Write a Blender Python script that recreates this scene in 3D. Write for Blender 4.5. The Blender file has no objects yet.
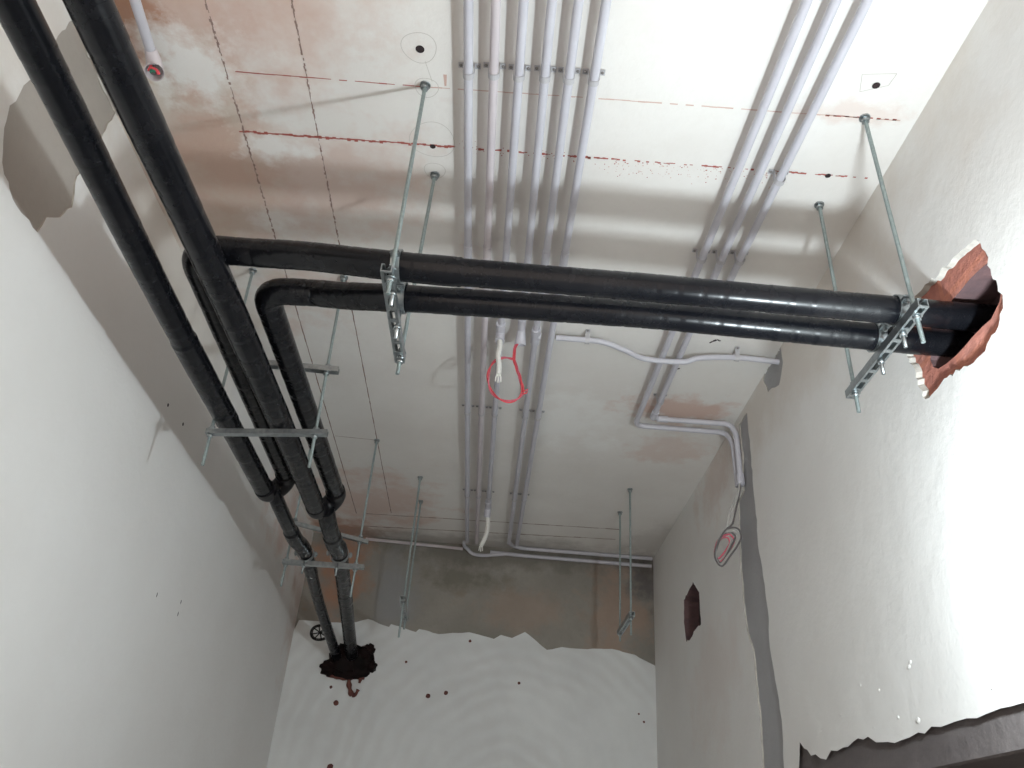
import bpy, bmesh, math, random
from mathutils import Vector, Matrix
from mathutils.geometry import tessellate_polygon
random.seed(7)
C = bpy.context.scene.collection
sc = bpy.context.scene
Z0 = 1.5                      # eye height: scene data below is written relative to it

# ---------------------------------------------------------------- camera, light, exposure
cam = bpy.data.cameras.new('camera'); co = bpy.data.objects.new('camera', cam); C.objects.link(co)
R = ((0.99676934, 0.08021213, 0.00411063), (-0.04424024, 0.50560277, 0.86163138), (0.06703494, -0.8590296, 0.50751794))
co.matrix_world = Matrix(((R[0][0], -R[0][1], -R[0][2], 0), (R[1][0], -R[1][1], -R[1][2], 0),
                          (R[2][0], -R[2][1], -R[2][2], Z0), (0, 0, 0, 1)))
cam.sensor_width = 36; cam.lens = 818 / 1024 * 36; cam.clip_start = 0.02
sc.camera = co
w = bpy.data.worlds.new('world'); sc.world = w; w.use_nodes = True
w.node_tree.nodes['Background'].inputs[0].default_value = (1.0, 0.84, 0.72, 1)
w.node_tree.nodes['Background'].inputs[1].default_value = 1.5
ld = bpy.data.lights.new('work_lamp', 'POINT'); ld.energy = 51; ld.shadow_soft_size = 0.035; ld.color = (0.84, 0.95, 1.0)
lo = bpy.data.objects.new('work_lamp', ld); C.objects.link(lo); lo.location = (0.78, 1.09, Z0 + 0.50)
sc.view_settings.view_transform = 'Standard'; sc.view_settings.look = 'None'
sc.view_settings.gamma = 1; sc.view_settings.use_curve_mapping = False
sc.view_settings.exposure = 0.0

# ---------------------------------------------------------------- materials
def srgb(c):
    return tuple(((v / 255) / 12.92 if v / 255 <= 0.04045 else ((v / 255 + 0.055) / 1.055) ** 2.4) for v in c) + (1,)

class NT:
    def __init__(s, name, rough=0.8, metal=0.0, spec=0.5):
        s.m = bpy.data.materials.new(name); s.m.use_nodes = True
        s.t = s.m.node_tree; s.n = s.t.nodes; s.b = s.n['Principled BSDF']
        s.b.inputs['Roughness'].default_value = rough; s.b.inputs['Metallic'].default_value = metal
        s.b.inputs['Specular IOR Level'].default_value = spec
        s.co = s.n.new('ShaderNodeNewGeometry').outputs['Position']
    def link(s, a, b): s.t.links.new(a, b)
    def noise(s, scale, detail=3, rough=0.55, vec=None, dist=0, stretch=None):
        v = vec or s.co
        if stretch:
            m = s.n.new('ShaderNodeVectorMath'); m.operation = 'MULTIPLY'; s.link(v, m.inputs[0]); m.inputs[1].default_value = stretch; v = m.outputs[0]
        n = s.n.new('ShaderNodeTexNoise'); n.inputs['Scale'].default_value = scale; n.inputs['Detail'].default_value = detail
        n.inputs['Roughness'].default_value = rough; n.inputs['Distortion'].default_value = dist
        s.link(v, n.inputs['Vector']); return n.outputs[0]
    def remap(s, x, a, b, c=0, d=1):
        m = s.n.new('ShaderNodeMapRange'); s.link(x, m.inputs[0])
        for i, k in enumerate((a, b, c, d)): m.inputs[i + 1].default_value = k
        return m.outputs[0]
    def math(s, op, a, b):
        m = s.n.new('ShaderNodeMath'); m.operation = op
        for i, k in enumerate((a, b)):
            if isinstance(k, (int, float)): m.inputs[i].default_value = k
            else: s.link(k, m.inputs[i])
        return m.outputs[0]
    def mix(s, f, a, b):
        m = s.n.new('ShaderNodeMix'); m.data_type = 'RGBA'
        if isinstance(f, (int, float)): m.inputs[0].default_value = f
        else: s.link(f, m.inputs[0])
        for i, k in ((6, a), (7, b)):
            if isinstance(k, tuple): m.inputs[i].default_value = k
            else: s.link(k, m.inputs[i])
        return m.outputs[2]
    def blob(s, c, r, amount=1.0, jag=0.5, scale=6):
        """soft stain or painted shade centred at c with radii r, broken up by noise"""
        v = s.n.new('ShaderNodeVectorMath'); v.operation = 'SUBTRACT'; s.link(s.co, v.inputs[0]); v.inputs[1].default_value = (c[0], c[1], c[2] + Z0)
        d = s.n.new('ShaderNodeVectorMath'); d.operation = 'DIVIDE'; s.link(v.outputs[0], d.inputs[0]); d.inputs[1].default_value = r
        l = s.n.new('ShaderNodeVectorMath'); l.operation = 'LENGTH'; s.link(d.outputs[0], l.inputs[0])
        x = s.math('ADD', l.outputs['Value'], s.remap(s.noise(scale, 5, 0.65), 0.3, 0.7, -jag, jag))
        return s.remap(x, 1.0, 0.35, 0, amount)
    def color(s, c):
        if isinstance(c, tuple): s.b.inputs['Base Color'].default_value = c
        else: s.link(c, s.b.inputs['Base Color'])
    def bump(s, h, strength=0.3, dist=0.01):
        b = s.n.new('ShaderNodeBump'); b.inputs['Strength'].default_value = strength; b.inputs['Distance'].default_value = dist
        s.link(h, b.inputs['Height']); s.link(b.outputs[0], s.b.inputs['Normal'])

def plaster(name, base, dark, stains_and_shade=(), bump=0.25, spec=0.3, rough=0.75, streak=(1, 1, 1)):
    n = NT(name, rough, 0, spec)
    c = n.mix(n.remap(n.noise(1.7, 5, 0.6, stretch=streak), 0.35, 0.68), base, dark)
    c = n.mix(n.remap(n.noise(38, 4, 0.6), 0.5, 0.8, 0, 0.35), c, dark)
    for col, cen, rad, amt, jag, scl in stains_and_shade:
        c = n.mix(n.blob(cen, rad, amt, jag, scl), c, col)
    n.color(c)
    h = n.math('ADD', n.noise(9, 5, 0.6), n.math('MULTIPLY', n.noise(90, 3, 0.5), 0.12))
    n.bump(h, bump, 0.012)
    return n.m

PINK = (0.60, 0.38, 0.30, 1); RUST = (0.45, 0.22, 0.13, 1); CHALKW = (0.86, 0.86, 0.84, 1); TAN = (0.56, 0.46, 0.36, 1); GREYC = (0.36, 0.33, 0.30, 1)
M = {}
M['ceiling'] = plaster('ceiling_plaster', (0.81, 0.79, 0.76, 1), (0.73, 0.70, 0.665, 1), [
    (PINK, (-0.80, 1.75, 1.7), (0.45, 0.75, 1), 0.5, 0.7, 3), (PINK, (-0.62, 1.15, 1.7), (0.35, 0.3, 1), 0.35, 0.6, 5), (TAN, (-0.95, 1.6, 1.7), (0.28, 0.9, 1), 0.5, 0.5, 4), (PINK, (-0.86, 1.25, 1.7), (0.2, 0.35, 1), 0.55, 0.6, 7), (PINK, (-0.88, 1.75, 1.7), (0.18, 0.3, 1), 0.5, 0.6, 7),
    (RUST, (-0.98, 1.28, 1.7), (0.09, 0.26, 1), 0.75, 0.5, 9), (CHALKW, (-0.88, 1.42, 1.7), (0.16, 0.16, 1), 0.85, 0.5, 12),
    (CHALKW, (-0.72, 1.68, 1.7), (0.12, 0.07, 1), 0.8, 0.5, 14), (CHALKW, (-0.78, 1.98, 1.7), (0.1, 0.06, 1), 0.6, 0.5, 14),
    (PINK, (0.74, 3.0, 1.7), (0.30, 0.14, 1), 0.7, 0.5, 9), (PINK, (0.76, 3.35, 1.7), (0.22, 0.22, 1), 0.35, 0.6, 8),
    (PINK, (-0.70, 4.3, 1.7), (0.45, 0.5, 1), 0.5, 0.6, 5), (RUST, (-0.95, 4.8, 1.7), (0.3, 0.25, 1), 0.8, 0.5, 7),
    (CHALKW, (0.30, 3.2, 1.7), (0.28, 0.3, 1), 0.7, 0.6, 7), (GREYC, (-0.1, 4.85, 1.7), (1.2, 0.22, 1), 0.6, 0.4, 7),
    (GREYC, (0.92, 4.6, 1.7), (0.2, 0.35, 1), 0.35, 0.4, 7), (PINK, (0.80, 1.4, 1.7), (0.16, 0.05, 1), 0.3, 0.5, 14)])
M['wall_left'] = plaster('left_wall_plaster', (0.80, 0.79, 0.775, 1), (0.76, 0.745, 0.725, 1), [
    (TAN, (-1.13, 2.2, 1.63), (1, 0.9, 0.2), 0.35, 0.4, 3), (TAN, (-1.13, 1.1, 1.5), (1, 0.5, 0.3), 0.3, 0.5, 4),  # tan patches put the warm shade near the wall top into the colour
    (RUST, (-1.13, 4.85, 1.3), (1, 0.25, 0.5), 0.3, 0.5, 5), (PINK, (-1.13, 4.2, 1.5), (1, 0.5, 0.25), 0.5, 0.5, 5)], bump=0.3)
M['wall_right'] = plaster('right_wall_plaster', (0.82, 0.81, 0.79, 1), (0.77, 0.75, 0.725, 1), [
    (TAN, (0.98, 2.2, 1.65), (1, 1.4, 0.35), 0.35, 0.45, 3), (PINK, (0.98, 3.4, 1.6), (1, 0.4, 0.2), 0.28, 0.5, 6),  # tan patch paints warm shade below the ceiling; the pink is stain
    (PINK, (0.98, 3.6, 0.75), (1, 0.5, 0.3), 0.15, 0.5, 4)], bump=0.28)
M['cement'] = plaster('grey_cement', (0.44, 0.40, 0.36, 1), (0.36, 0.325, 0.29, 1), (), 0.35, 0.3, 0.85)
M['cement_cool'] = plaster('cool_grey_cement', (0.42, 0.42, 0.43, 1), (0.35, 0.345, 0.35, 1), (), 0.5, 0.3, 0.85)
M['lintel'] = plaster('lintel_concrete', (0.17, 0.15, 0.145, 1), (0.115, 0.10, 0.10, 1), (), 0.6, 0.3, 0.9, (1, 1, 4))
M['floor'] = plaster('floor_screed', (0.50, 0.49, 0.475, 1), (0.42, 0.41, 0.40, 1), (), 0.3)
M['concrete'] = plaster('raw_concrete', (0.345, 0.325, 0.29, 1), (0.235, 0.225, 0.20, 1), [
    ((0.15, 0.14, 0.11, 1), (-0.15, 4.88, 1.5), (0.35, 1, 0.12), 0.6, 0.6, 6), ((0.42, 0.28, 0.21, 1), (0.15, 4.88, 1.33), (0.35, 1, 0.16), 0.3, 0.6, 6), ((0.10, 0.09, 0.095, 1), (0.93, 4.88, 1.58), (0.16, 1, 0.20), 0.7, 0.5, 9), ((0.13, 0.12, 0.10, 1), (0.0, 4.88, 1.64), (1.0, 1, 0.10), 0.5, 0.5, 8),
    ((0.30, 0.31, 0.32, 1), (-0.58, 4.88, 1.35), (0.16, 1, 0.35), 0.7, 0.4, 5), (RUST, (-0.95, 4.88, 1.5), (0.22, 1, 0.35), 0.7, 0.5, 6),
    ((0.42, 0.28, 0.21, 1), (0.75, 4.88, 1.35), (0.2, 1, 0.3), 0.5, 0.6, 6)], 0.5, 0.25, 0.9)

def skim_material():
    n = NT('trowelled_white_skim', 0.7, 0, 0.3)
    c = n.mix(n.remap(n.noise(3, 5, 0.6), 0.35, 0.7), (0.78, 0.81, 0.81, 1), (0.70, 0.725, 0.73, 1))
    hs = None
    for cx, cz, s_ in ((0.15, 0.30, 3.6), (-1.0, 0.2, 2.6)):
        v = n.n.new('ShaderNodeVectorMath'); v.operation = 'SUBTRACT'; n.link(n.co, v.inputs[0]); v.inputs[1].default_value = (cx, 4.88, cz + Z0)
        wv = n.n.new('ShaderNodeTexWave'); wv.wave_type = 'RINGS'; wv.rings_direction = 'SPHERICAL'
        wv.inputs['Scale'].default_value = s_; wv.inputs['Distortion'].default_value = 7.0; wv.inputs['Detail'].default_value = 4; wv.inputs['Detail Scale'].default_value = 0.8
        n.link(v.outputs[0], wv.inputs['Vector'])
        hs = wv.outputs[1] if hs is None else n.math('ADD', n.math('MULTIPLY', hs, 1.0), n.math('MULTIPLY', wv.outputs[1], 0.35))
    c = n.mix(n.remap(n.math('MULTIPLY', hs, n.remap(n.noise(2.2, 3), 0.35, 0.65)), 0.05, 0.9, 0, 0.30), c, (0.60, 0.60, 0.59, 1))
    n.color(c); n.bump(n.math('ADD', hs, n.noise(12, 4)), 0.08, 0.02)
    return n.m
M['skim'] = skim_material()

def brick_material():
    n = NT('red_brick', 0.9, 0, 0.2)
    br = n.n.new('ShaderNodeTexBrick'); br.inputs['Scale'].default_value = 1.0
    br.inputs['Brick Width'].default_value = 0.2; br.inputs['Row Height'].default_value = 0.09; br.inputs['Mortar Size'].default_value = 0.008
    br.inputs['Color1'].default_value = (0.46, 0.205, 0.165, 1); br.inputs['Color2'].default_value = (0.42, 0.17, 0.135, 1); br.inputs['Mortar'].default_value = (0.50, 0.20, 0.14, 1)
    sx = n.n.new('ShaderNodeSeparateXYZ'); n.link(n.co, sx.inputs[0]); cx = n.n.new('ShaderNodeCombineXYZ')
    n.link(sx.outputs[1], cx.inputs[0]); n.link(sx.outputs[2], cx.inputs[1]); n.link(cx.outputs[0], br.inputs['Vector'])
    n.color(n.mix(n.remap(n.noise(25, 4), 0.4, 0.7, 0, 0.6), br.outputs[0], (0.62, 0.25, 0.18, 1))); n.bump(n.noise(40, 4), 0.6, 0.01)
    return n.m
M['brick'] = brick_material()

def simple(name, col, rough=0.5, metal=0.0, spec=0.5, var=None, nscale=20, bump=0.0, bscale=60):
    n = NT(name, rough, metal, spec)
    n.color(n.mix(n.remap(n.noise(nscale, 4, 0.6), 0.35, 0.7), col, var) if var else col)
    if bump: n.bump(n.noise(bscale, 4), bump, 0.004)
    return n.m
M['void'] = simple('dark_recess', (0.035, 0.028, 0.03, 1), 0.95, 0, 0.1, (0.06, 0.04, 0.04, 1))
M['shaded_brick'] = simple('brick_with_painted_shade', (0.11, 0.075, 0.08, 1), 0.95, 0, 0.1, (0.17, 0.10, 0.10, 1), 18, 0.5)  # brick inside the holes, pipe shade and haze painted into its colour
M['plaster_edge'] = simple('broken_plaster_edge', (0.50, 0.47, 0.42, 1), 0.9, 0, 0.2, (0.36, 0.33, 0.29, 1), 30, 0.5)
M['white_edge'] = simple('crumbled_white_plaster', (0.58, 0.56, 0.51, 1), 0.9, 0, 0.2, (0.46, 0.44, 0.40, 1), 40, 0.8)
M['chalk_red'] = simple('red_chalk', (0.40, 0.12, 0.10, 1), 0.9, 0, 0.1)
M['chalk_faint'] = simple('faint_red_chalk', (0.62, 0.44, 0.38, 1), 0.9, 0, 0.1)
M['chalk_dark'] = simple('dark_ink_line', (0.30, 0.21, 0.18, 1), 0.9, 0, 0.1)
M['pencil'] = simple('pencil_line', (0.55, 0.52, 0.48, 1), 0.9, 0, 0.1)
M['pipe_wrap'] = None
def wrap_material():
    n = NT('black_pipe_wrap', 0.2, 0, 0.42)
    n.color(n.mix(n.remap(n.noise(9, 4), 0.4, 0.75), (0.0045, 0.005, 0.007, 1), (0.010, 0.010, 0.012, 1)))
    n.b.inputs['IOR'].default_value = 1.38
    n.link(n.remap(n.noise(30, 3), 0.3, 0.8, 0.22, 0.32), n.b.inputs['Roughness'])
    n.bump(n.noise(14, 2, 0.4), 0.05, 0.006)
    return n.m
M['pipe_wrap'] = wrap_material()
M['pipe_tape'] = simple('black_tape', (0.005, 0.005, 0.007, 1), 0.35, 0, 0.3, (0.010, 0.009, 0.011, 1), 12, 0.3, 40)
M['zinc'] = simple('galvanised_steel', (0.42, 0.45, 0.46, 1), 0.30, 0.9, 0.5, (0.28, 0.31, 0.32, 1), 60, 0.15, 150)
M['rod'] = simple('zinc_threaded_rod', (0.36, 0.43, 0.43, 1), 0.42, 0.7, 0.5, (0.28, 0.33, 0.33, 1), 120, 0.5, 500)
M['pvc'] = simple('lilac_grey_pvc', (0.57, 0.565, 0.615, 1), 0.42, 0, 0.45, (0.51, 0.50, 0.55, 1), 8)
M['pvc_pinkish'] = simple('dusty_pink_grey_pvc', (0.62, 0.565, 0.58, 1), 0.5, 0, 0.4, (0.55, 0.50, 0.53, 1), 8)
M['pvc_white'] = simple('white_flex_sleeve', (0.82, 0.82, 0.78, 1), 0.5, 0, 0.4, (0.74, 0.73, 0.69, 1), 30)
M['screw'] = simple('dull_steel_screw', (0.22, 0.21, 0.20, 1), 0.5, 0.1)
M['saddle'] = simple('grey_saddle', (0.50, 0.49, 0.51, 1), 0.5, 0.1)
M['wire_red'] = simple('red_wire', (0.66, 0.07, 0.09, 1), 0.4, 0, 0.5)
M['wire_pink'] = simple('pinkish_red_wire', (0.62, 0.13, 0.18, 1), 0.45, 0, 0.5)
M['wire_grey'] = simple('grey_wire', (0.42, 0.41, 0.39, 1), 0.5)
M['wire_dark'] = simple('dark_wire', (0.12, 0.11, 0.11, 1), 0.5)
M['wire_green'] = simple('green_wire', (0.03, 0.22, 0.14, 1), 0.45)
M['foam'] = simple('black_sealant_foam', (0.004, 0.003, 0.003, 1), 0.7, 0, 0.15, (0.014, 0.006, 0.006, 1), 14, 0.9, 25)
M['drip'] = simple('brown_mud_drip', (0.16, 0.06, 0.045, 1), 0.7, 0, 0.3, (0.09, 0.03, 0.03, 1), 30)
M['blackmark'] = simple('black_marker', (0.02, 0.02, 0.022, 1), 0.7)

# ---------------------------------------------------------------- mesh helpers
def link_obj(name, bm, mats, parent=None, base=None, smooth=False, label=None):
    """bm in eye-relative scene coordinates; linked under parent or at base"""
    me = bpy.data.meshes.new(name)
    if parent is not None:
        off = parent['_b'] if '_b' in parent else (0, 0, 0)
        b = Vector(base) if base is not None else Vector(off)
        loc = b - Vector(off)
    else:
        b = Vector(base) if base is not None else Vector((0, 0, 0)); loc = b + Vector((0, 0, Z0))
    bmesh.ops.translate(bm, verts=bm.verts, vec=-b)
    bm.to_mesh(me); bm.free()
    for m in (mats if isinstance(mats, (list, tuple)) else [mats]): me.materials.append(m)
    if smooth:
        for p in me.polygons: p.use_smooth = True
        me.set_sharp_from_angle(angle=math.radians(40))
    o = bpy.data.objects.new(name, me); C.objects.link(o)
    o.location = loc
    if parent is not None: o.parent = parent
    BASES[o] = b
    o['_b'] = tuple(b)
    if label: o['label'] = label
    return o
BASES = {}
def thing(name, label, cat, base, group=None):
    o = bpy.data.objects.new(name, None); C.objects.link(o); o.empty_display_size = 0.05
    o.location = Vector(base) + Vector((0, 0, Z0)); o['_b'] = tuple(base)
    o['label'] = label; o['category'] = cat
    if group: o['group'] = group
    return o
def tag(o, label, cat, group=None):
    o['label'] = label; o['category'] = cat
    if group: o['group'] = group
    return o
def structure(o, label=None):
    o['kind'] = 'structure'
    if label: o['label'] = label
    return o

def box(bm, lo_, hi, mi=0):
    r = bmesh.ops.create_cube(bm, size=1)
    for v in r['verts']:
        for i in range(3): v.co[i] = lo_[i] + (v.co[i] + 0.5) * (hi[i] - lo_[i])
    for v in r['verts']:
        for f in v.link_faces: f.material_index = mi
    return r['verts']

def fillet(pts, rad, n=8):
    pts = [Vector(p) for p in pts]; out = [pts[0]]
    for i in range(1, len(pts) - 1):
        a, b, c = pts[i - 1], pts[i], pts[i + 1]
        d1 = (a - b); d2 = (c - b); l = min(rad, d1.length * 0.48, d2.length * 0.48)
        p, q = b + d1.normalized() * l, b + d2.normalized() * l
        for k in range(n + 1):
            t = k / n; out.append((1 - t) ** 2 * p + 2 * t * (1 - t) * b + t * t * q)
    out.append(pts[-1]); return out
def smooth_path(pts, n=8):
    pts = [Vector(p) for p in pts]; P_ = [2 * pts[0] - pts[1]] + pts + [2 * pts[-1] - pts[-2]]; out = []
    for i in range(1, len(P_) - 2):
        a, b, c, d = P_[i - 1:i + 3]
        for k in range(n):
            t = k / n
            out.append(0.5 * ((2 * b) + (c - a) * t + (2 * a - 5 * b + 4 * c - d) * t * t + (3 * b - a - 3 * c + d) * t ** 3))
    out.append(pts[-1]); return out
def resample(pts, step):
    pts = [Vector(p) for p in pts]; L = [0]
    for a, b in zip(pts, pts[1:]): L.append(L[-1] + (b - a).length)
    n = max(1, int(math.ceil(L[-1] / step))); out = []; j = 0
    for i in range(n + 1):
        s_ = L[-1] * i / n
        while j < len(L) - 2 and L[j + 1] < s_: j += 1
        d = L[j + 1] - L[j]; t = (s_ - L[j]) / d if d > 1e-9 else 0
        out.append(pts[j].lerp(pts[j + 1], min(1, max(0, t))))
    return out, L[-1]
def tube(bm, pts, r, seg=16, caps=True, step=None, mi=0):
    """sweep a circle; r is a number or a function of arc length"""
    pts = [Vector(p) for p in pts]
    if step: pts, _ = resample(pts, step)
    s_ = 0; rings = []; prev = None; up = None
    for i, p in enumerate(pts):
        t = (pts[min(i + 1, len(pts) - 1)] - pts[max(i - 1, 0)]).normalized()
        if up is None:
            up = Vector((0, 0, 1)) if abs(t.z) < 0.9 else Vector((1, 0, 0))
        up = (up - t * up.dot(t)).normalized(); sd = t.cross(up)
        if prev is not None: s_ += (p - prev).length
        prev = p; rr = r(s_) if callable(r) else r
        rings.append([bm.verts.new(p + (up * math.cos(2 * math.pi * k / seg) + sd * math.sin(2 * math.pi * k / seg)) * rr) for k in range(seg)])
    for a, b in zip(rings, rings[1:]):
        for k in range(seg):
            f = bm.faces.new((a[k], a[(k + 1) % seg], b[(k + 1) % seg], b[k])); f.material_index = mi; f.smooth = True
    if caps:
        bm.faces.new(rings[0][::-1]).material_index = mi; bm.faces.new(rings[-1]).material_index = mi
def cyl(bm, a, b, r, seg=12, mi=0): tube(bm, [a, b], r, seg, True, None, mi)

# recessed sheets: a wall face with broken-out hollows in it
def jag(poly, step=0.02, amp=0.005, closed=True):
    out = []; n = len(poly)
    for i in range(n if closed else n - 1):
        a = Vector(poly[i]); b = Vector(poly[(i + 1) % n]); d = b - a; L = d.length; k = max(1, int(L / step)); nn = Vector((-d.y, d.x)) / max(L, 1e-6)
        for j in range(k):
            t = (j + (random.uniform(-0.25, 0.25) if j else 0)) / k
            out.append(a + d * t + nn * (random.uniform(-amp, amp) if j else random.uniform(-amp, amp) * 0.4))
    if not closed: out.append(Vector(poly[-1]))
    return out
def sheet(bm, to3, outer, recs, mi=0, depth0=0.0):
    """to3(a, b, depth) -> 3-D point. recs: dicts poly, depth, mi, edge_mi, recs (nested)"""
    loops = [outer] + [r['poly'] for r in recs]
    flat = [p for l in loops for p in l]
    vs = [bm.verts.new(to3(p[0], p[1], depth0)) for p in flat]
    for t in tessellate_polygon([[Vector((p[0], p[1], 0)) for p in l] for l in loops]):
        try: bm.faces.new([vs[i] for i in t]).material_index = mi
        except ValueError: pass
    o = len(outer)
    for r in recs:
        rim = vs[o:o + len(r['poly'])]; o += len(r['poly'])
        d = depth0 + r['depth']; sh = r.get('shrink', 1.0)
        cx = sum(p[0] for p in r['poly']) / len(r['poly']); cy = sum(p[1] for p in r['poly']) / len(r['poly'])
        inner = [(cx + (p[0] - cx) * sh, cy + (p[1] - cy) * sh) for p in r['poly']]
        iv = [bm.verts.new(to3(p[0], p[1], d)) for p in inner]
        for k in range(len(rim)):
            f = bm.faces.new((rim[k], rim[(k + 1) % len(rim)], iv[(k + 1) % len(iv)], iv[k])); f.material_index = r.get('edge_mi', mi)
        for v in iv: pass
        if r.get('open'): continue
        sheet(bm, to3, inner, r.get('recs', []), r['mi'], d)

# ---------------------------------------------------------------- the setting
HC = 1.7; XL, XR, YB, YF, ZF = -1.13, 0.98, 4.88, -1.3, -1.5

# ceiling with its chalk lines, pencil rings and drilled holes
bm = bmesh.new()
def cdisc(bm, x, y, r, mi, z=HC - 0.0007, seg=18, wob=0.0):
    f = bm.faces.new([bm.verts.new((x + math.cos(2 * math.pi * k / seg) * r * (1 + random.uniform(-wob, wob)), y + math.sin(2 * math.pi * k / seg) * r * (1 + random.uniform(-wob, wob)), z)) for k in range(seg)])
    f.material_index = mi
def cring(bm, x, y, r, w_, mi, a0=0, a1=2 * math.pi, sx=1.0, seg=40):
    z = HC - 0.0007; pv = None
    for k in range(seg + 1):
        a = a0 + (a1 - a0) * k / seg; rr = r * (1 + 0.04 * math.sin(3 * a + r * 90))
        v = [bm.verts.new((x + math.cos(a) * (rr + s_) * sx, y + math.sin(a) * (rr + s_), z)) for s_ in (-w_ / 2, w_ / 2)]
        if pv: bm.faces.new((pv[0], pv[1], v[1], v[0])).material_index = mi
        pv = v
def cline(bm, p, q, width, mi, gap=0.1, seglen=0.03, jit=0.2, taper=None):
    p, q = Vector(p), Vector(q); d = q - p; L = d.length; n = max(2, int(L / seglen)); nn = Vector((-d.y, d.x)) / L; z = HC - 0.0006
    for i in range(n):
        if random.random() < gap: continue
        a, b = p + d * (i / n), p + d * ((i + 1) / n); w0 = width * random.uniform(1 - jit, 1 + jit) / 2
        if taper: w0 *= taper[0] + (taper[1] - taper[0]) * i / n
        o_ = nn * random.uniform(-1, 1) * width * jit * 0.5
        f = bm.faces.new([bm.verts.new((v.x, v.y, z)) for v in (a + o_ - nn * w0, b + o_ - nn * w0, b + o_ + nn * w0, a + o_ + nn * w0)]); f.material_index = mi
g = 0.0
f = bm.faces.new([bm.verts.new(v) for v in ((XL - g, YF, HC), (XR + 0.3, YF, HC), (XR + 0.3, YB + 0.1, HC), (XL - g, YB + 0.1, HC))])
cline(bm, (-0.80, 1.631), (-0.20, 1.624), 0.0075, 1, 0.0, 0.01, 0.5)
cline(bm, (-0.20, 1.624), (0.20, 1.622), 0.0055, 1, 0.35, 0.008, 0.7)
cline(bm, (0.16, 1.622), (0.95, 1.614), 0.0045, 1, 0.3, 0.008, 0.6)
for k in range(150):
    x = random.uniform(0.2, 0.7); cdisc(bm, x, 1.622 + abs(random.gauss(0, 0.03)), random.uniform(0.0008, 0.0022), 1 if random.random() < 0.5 else 2, seg=6)
for k in range(50):
    x = random.uniform(-0.2, 0.2); cdisc(bm, x, 1.622 + random.gauss(0, 0.012), random.uniform(0.0008, 0.002), 1, seg=6)
cline(bm, (-0.76, 1.429), (-0.27, 1.428), 0.003, 1, 0.1, 0.02, 0.3)
cline(bm, (-0.27, 1.428), (0.15, 1.42), 0.003, 2, 0.2, 0.02, 0.3)
cline(bm, (0.17, 1.42), (0.94, 1.412), 0.0032, 2, 0.12, 0.02, 0.3)
cline(bm, (0.75, 1.414), (0.94, 1.41), 0.004, 1, 0.3, 0.01, 0.4)
cline(bm, (-0.781, 1.0), (-0.791, 2.088), 0.0042, 3, 0.08, 0.008, 0.7); cline(bm, (-0.791, 2.088), (-0.818, 4.5), 0.0040, 3, 0.0, 0.03, 0.3)
cline(bm, (-0.573, 1.0), (-0.584, 2.077), 0.0034, 3, 0.1, 0.008, 0.7); cline(bm, (-0.584, 2.077), (-0.612, 4.45), 0.0036, 3, 0.0, 0.03, 0.3)
cline(bm, (-0.76, 4.49), (0.70, 4.42), 0.007, 3, 0.0, 0.04, 0.5); cline(bm, (-0.80, 4.70), (0.70, 4.585), 0.008, 3, 0.0, 0.04, 0.5)
cline(bm, (-0.60, 3.51), (-0.80, 3.50), 0.003, 3, 0.0, 0.03, 0.3)
for (x, y, r, wdt, sx) in ((-0.283, 1.312, 0.043, 0.0016, 1), (-0.262, 1.605, 0.062, 0.0014, 1), (-0.27, 1.43, 0.03, 0.0014, 1), (-0.26, 1.72, 0.03, 0.0014, 1)):
    cring(bm, x, y, r, wdt, 4)
cline(bm, (-0.27, 1.35), (-0.255, 1.41), 0.0014, 4, 0, 0.02, 0.1)
for a, b in (((0.79, 1.285), (0.87, 1.275)), ((0.87, 1.275), (0.865, 1.31)), ((0.865, 1.31), (0.805, 1.335)), ((0.805, 1.335), (0.79, 1.285))): cline(bm, a, b, 0.0016, 4, 0, 0.02, 0.1)
for (x, y, r) in ((-0.281, 1.316, 0.011), (-0.262, 1.628, 0.008), (0.836, 1.313, 0.0095), (0.833, 1.617, 0.008)):
    cdisc(bm, x, y, r, 5, HC - 0.0012)
for (x, y) in ((-0.285, 1.624), (-0.24, 1.625)): cdisc(bm, x, y, 0.004, 1, HC - 0.0012)
f = bm.faces.new([bm.verts.new((x, y, HC - 0.0008)) for x, y in [tuple(p) for p in jag([(XL, 1.32), (-1.05, 1.36), (-1.02, 1.45), (-1.04, 1.56), (XL, 1.61)], 0.02, 0.005, False)]]); f.material_index = 6
for a, b in (((0.722, 2.475), (0.742, 2.452)), ((0.742, 2.452), (0.758, 2.456)), ((0.632, 2.672), (0.655, 2.665))): cline(bm, a, b, 0.007, 5, 0, 0.006, 0.5)
f = bm.faces.new([bm.verts.new((x, y, HC - 0.0008)) for x, y in ((-0.226, 1.385), (-0.217, 1.385), (-0.219, 1.42), (-0.224, 1.42))]); f.material_index = 2
o = link_obj('ceiling', bm, [M['ceiling'], M['chalk_red'], M['chalk_faint'], M['chalk_dark'], M['pencil'], M['void'], M['cement']])
structure(o, 'pinkish white plaster ceiling with red chalk setting-out lines')

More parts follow.
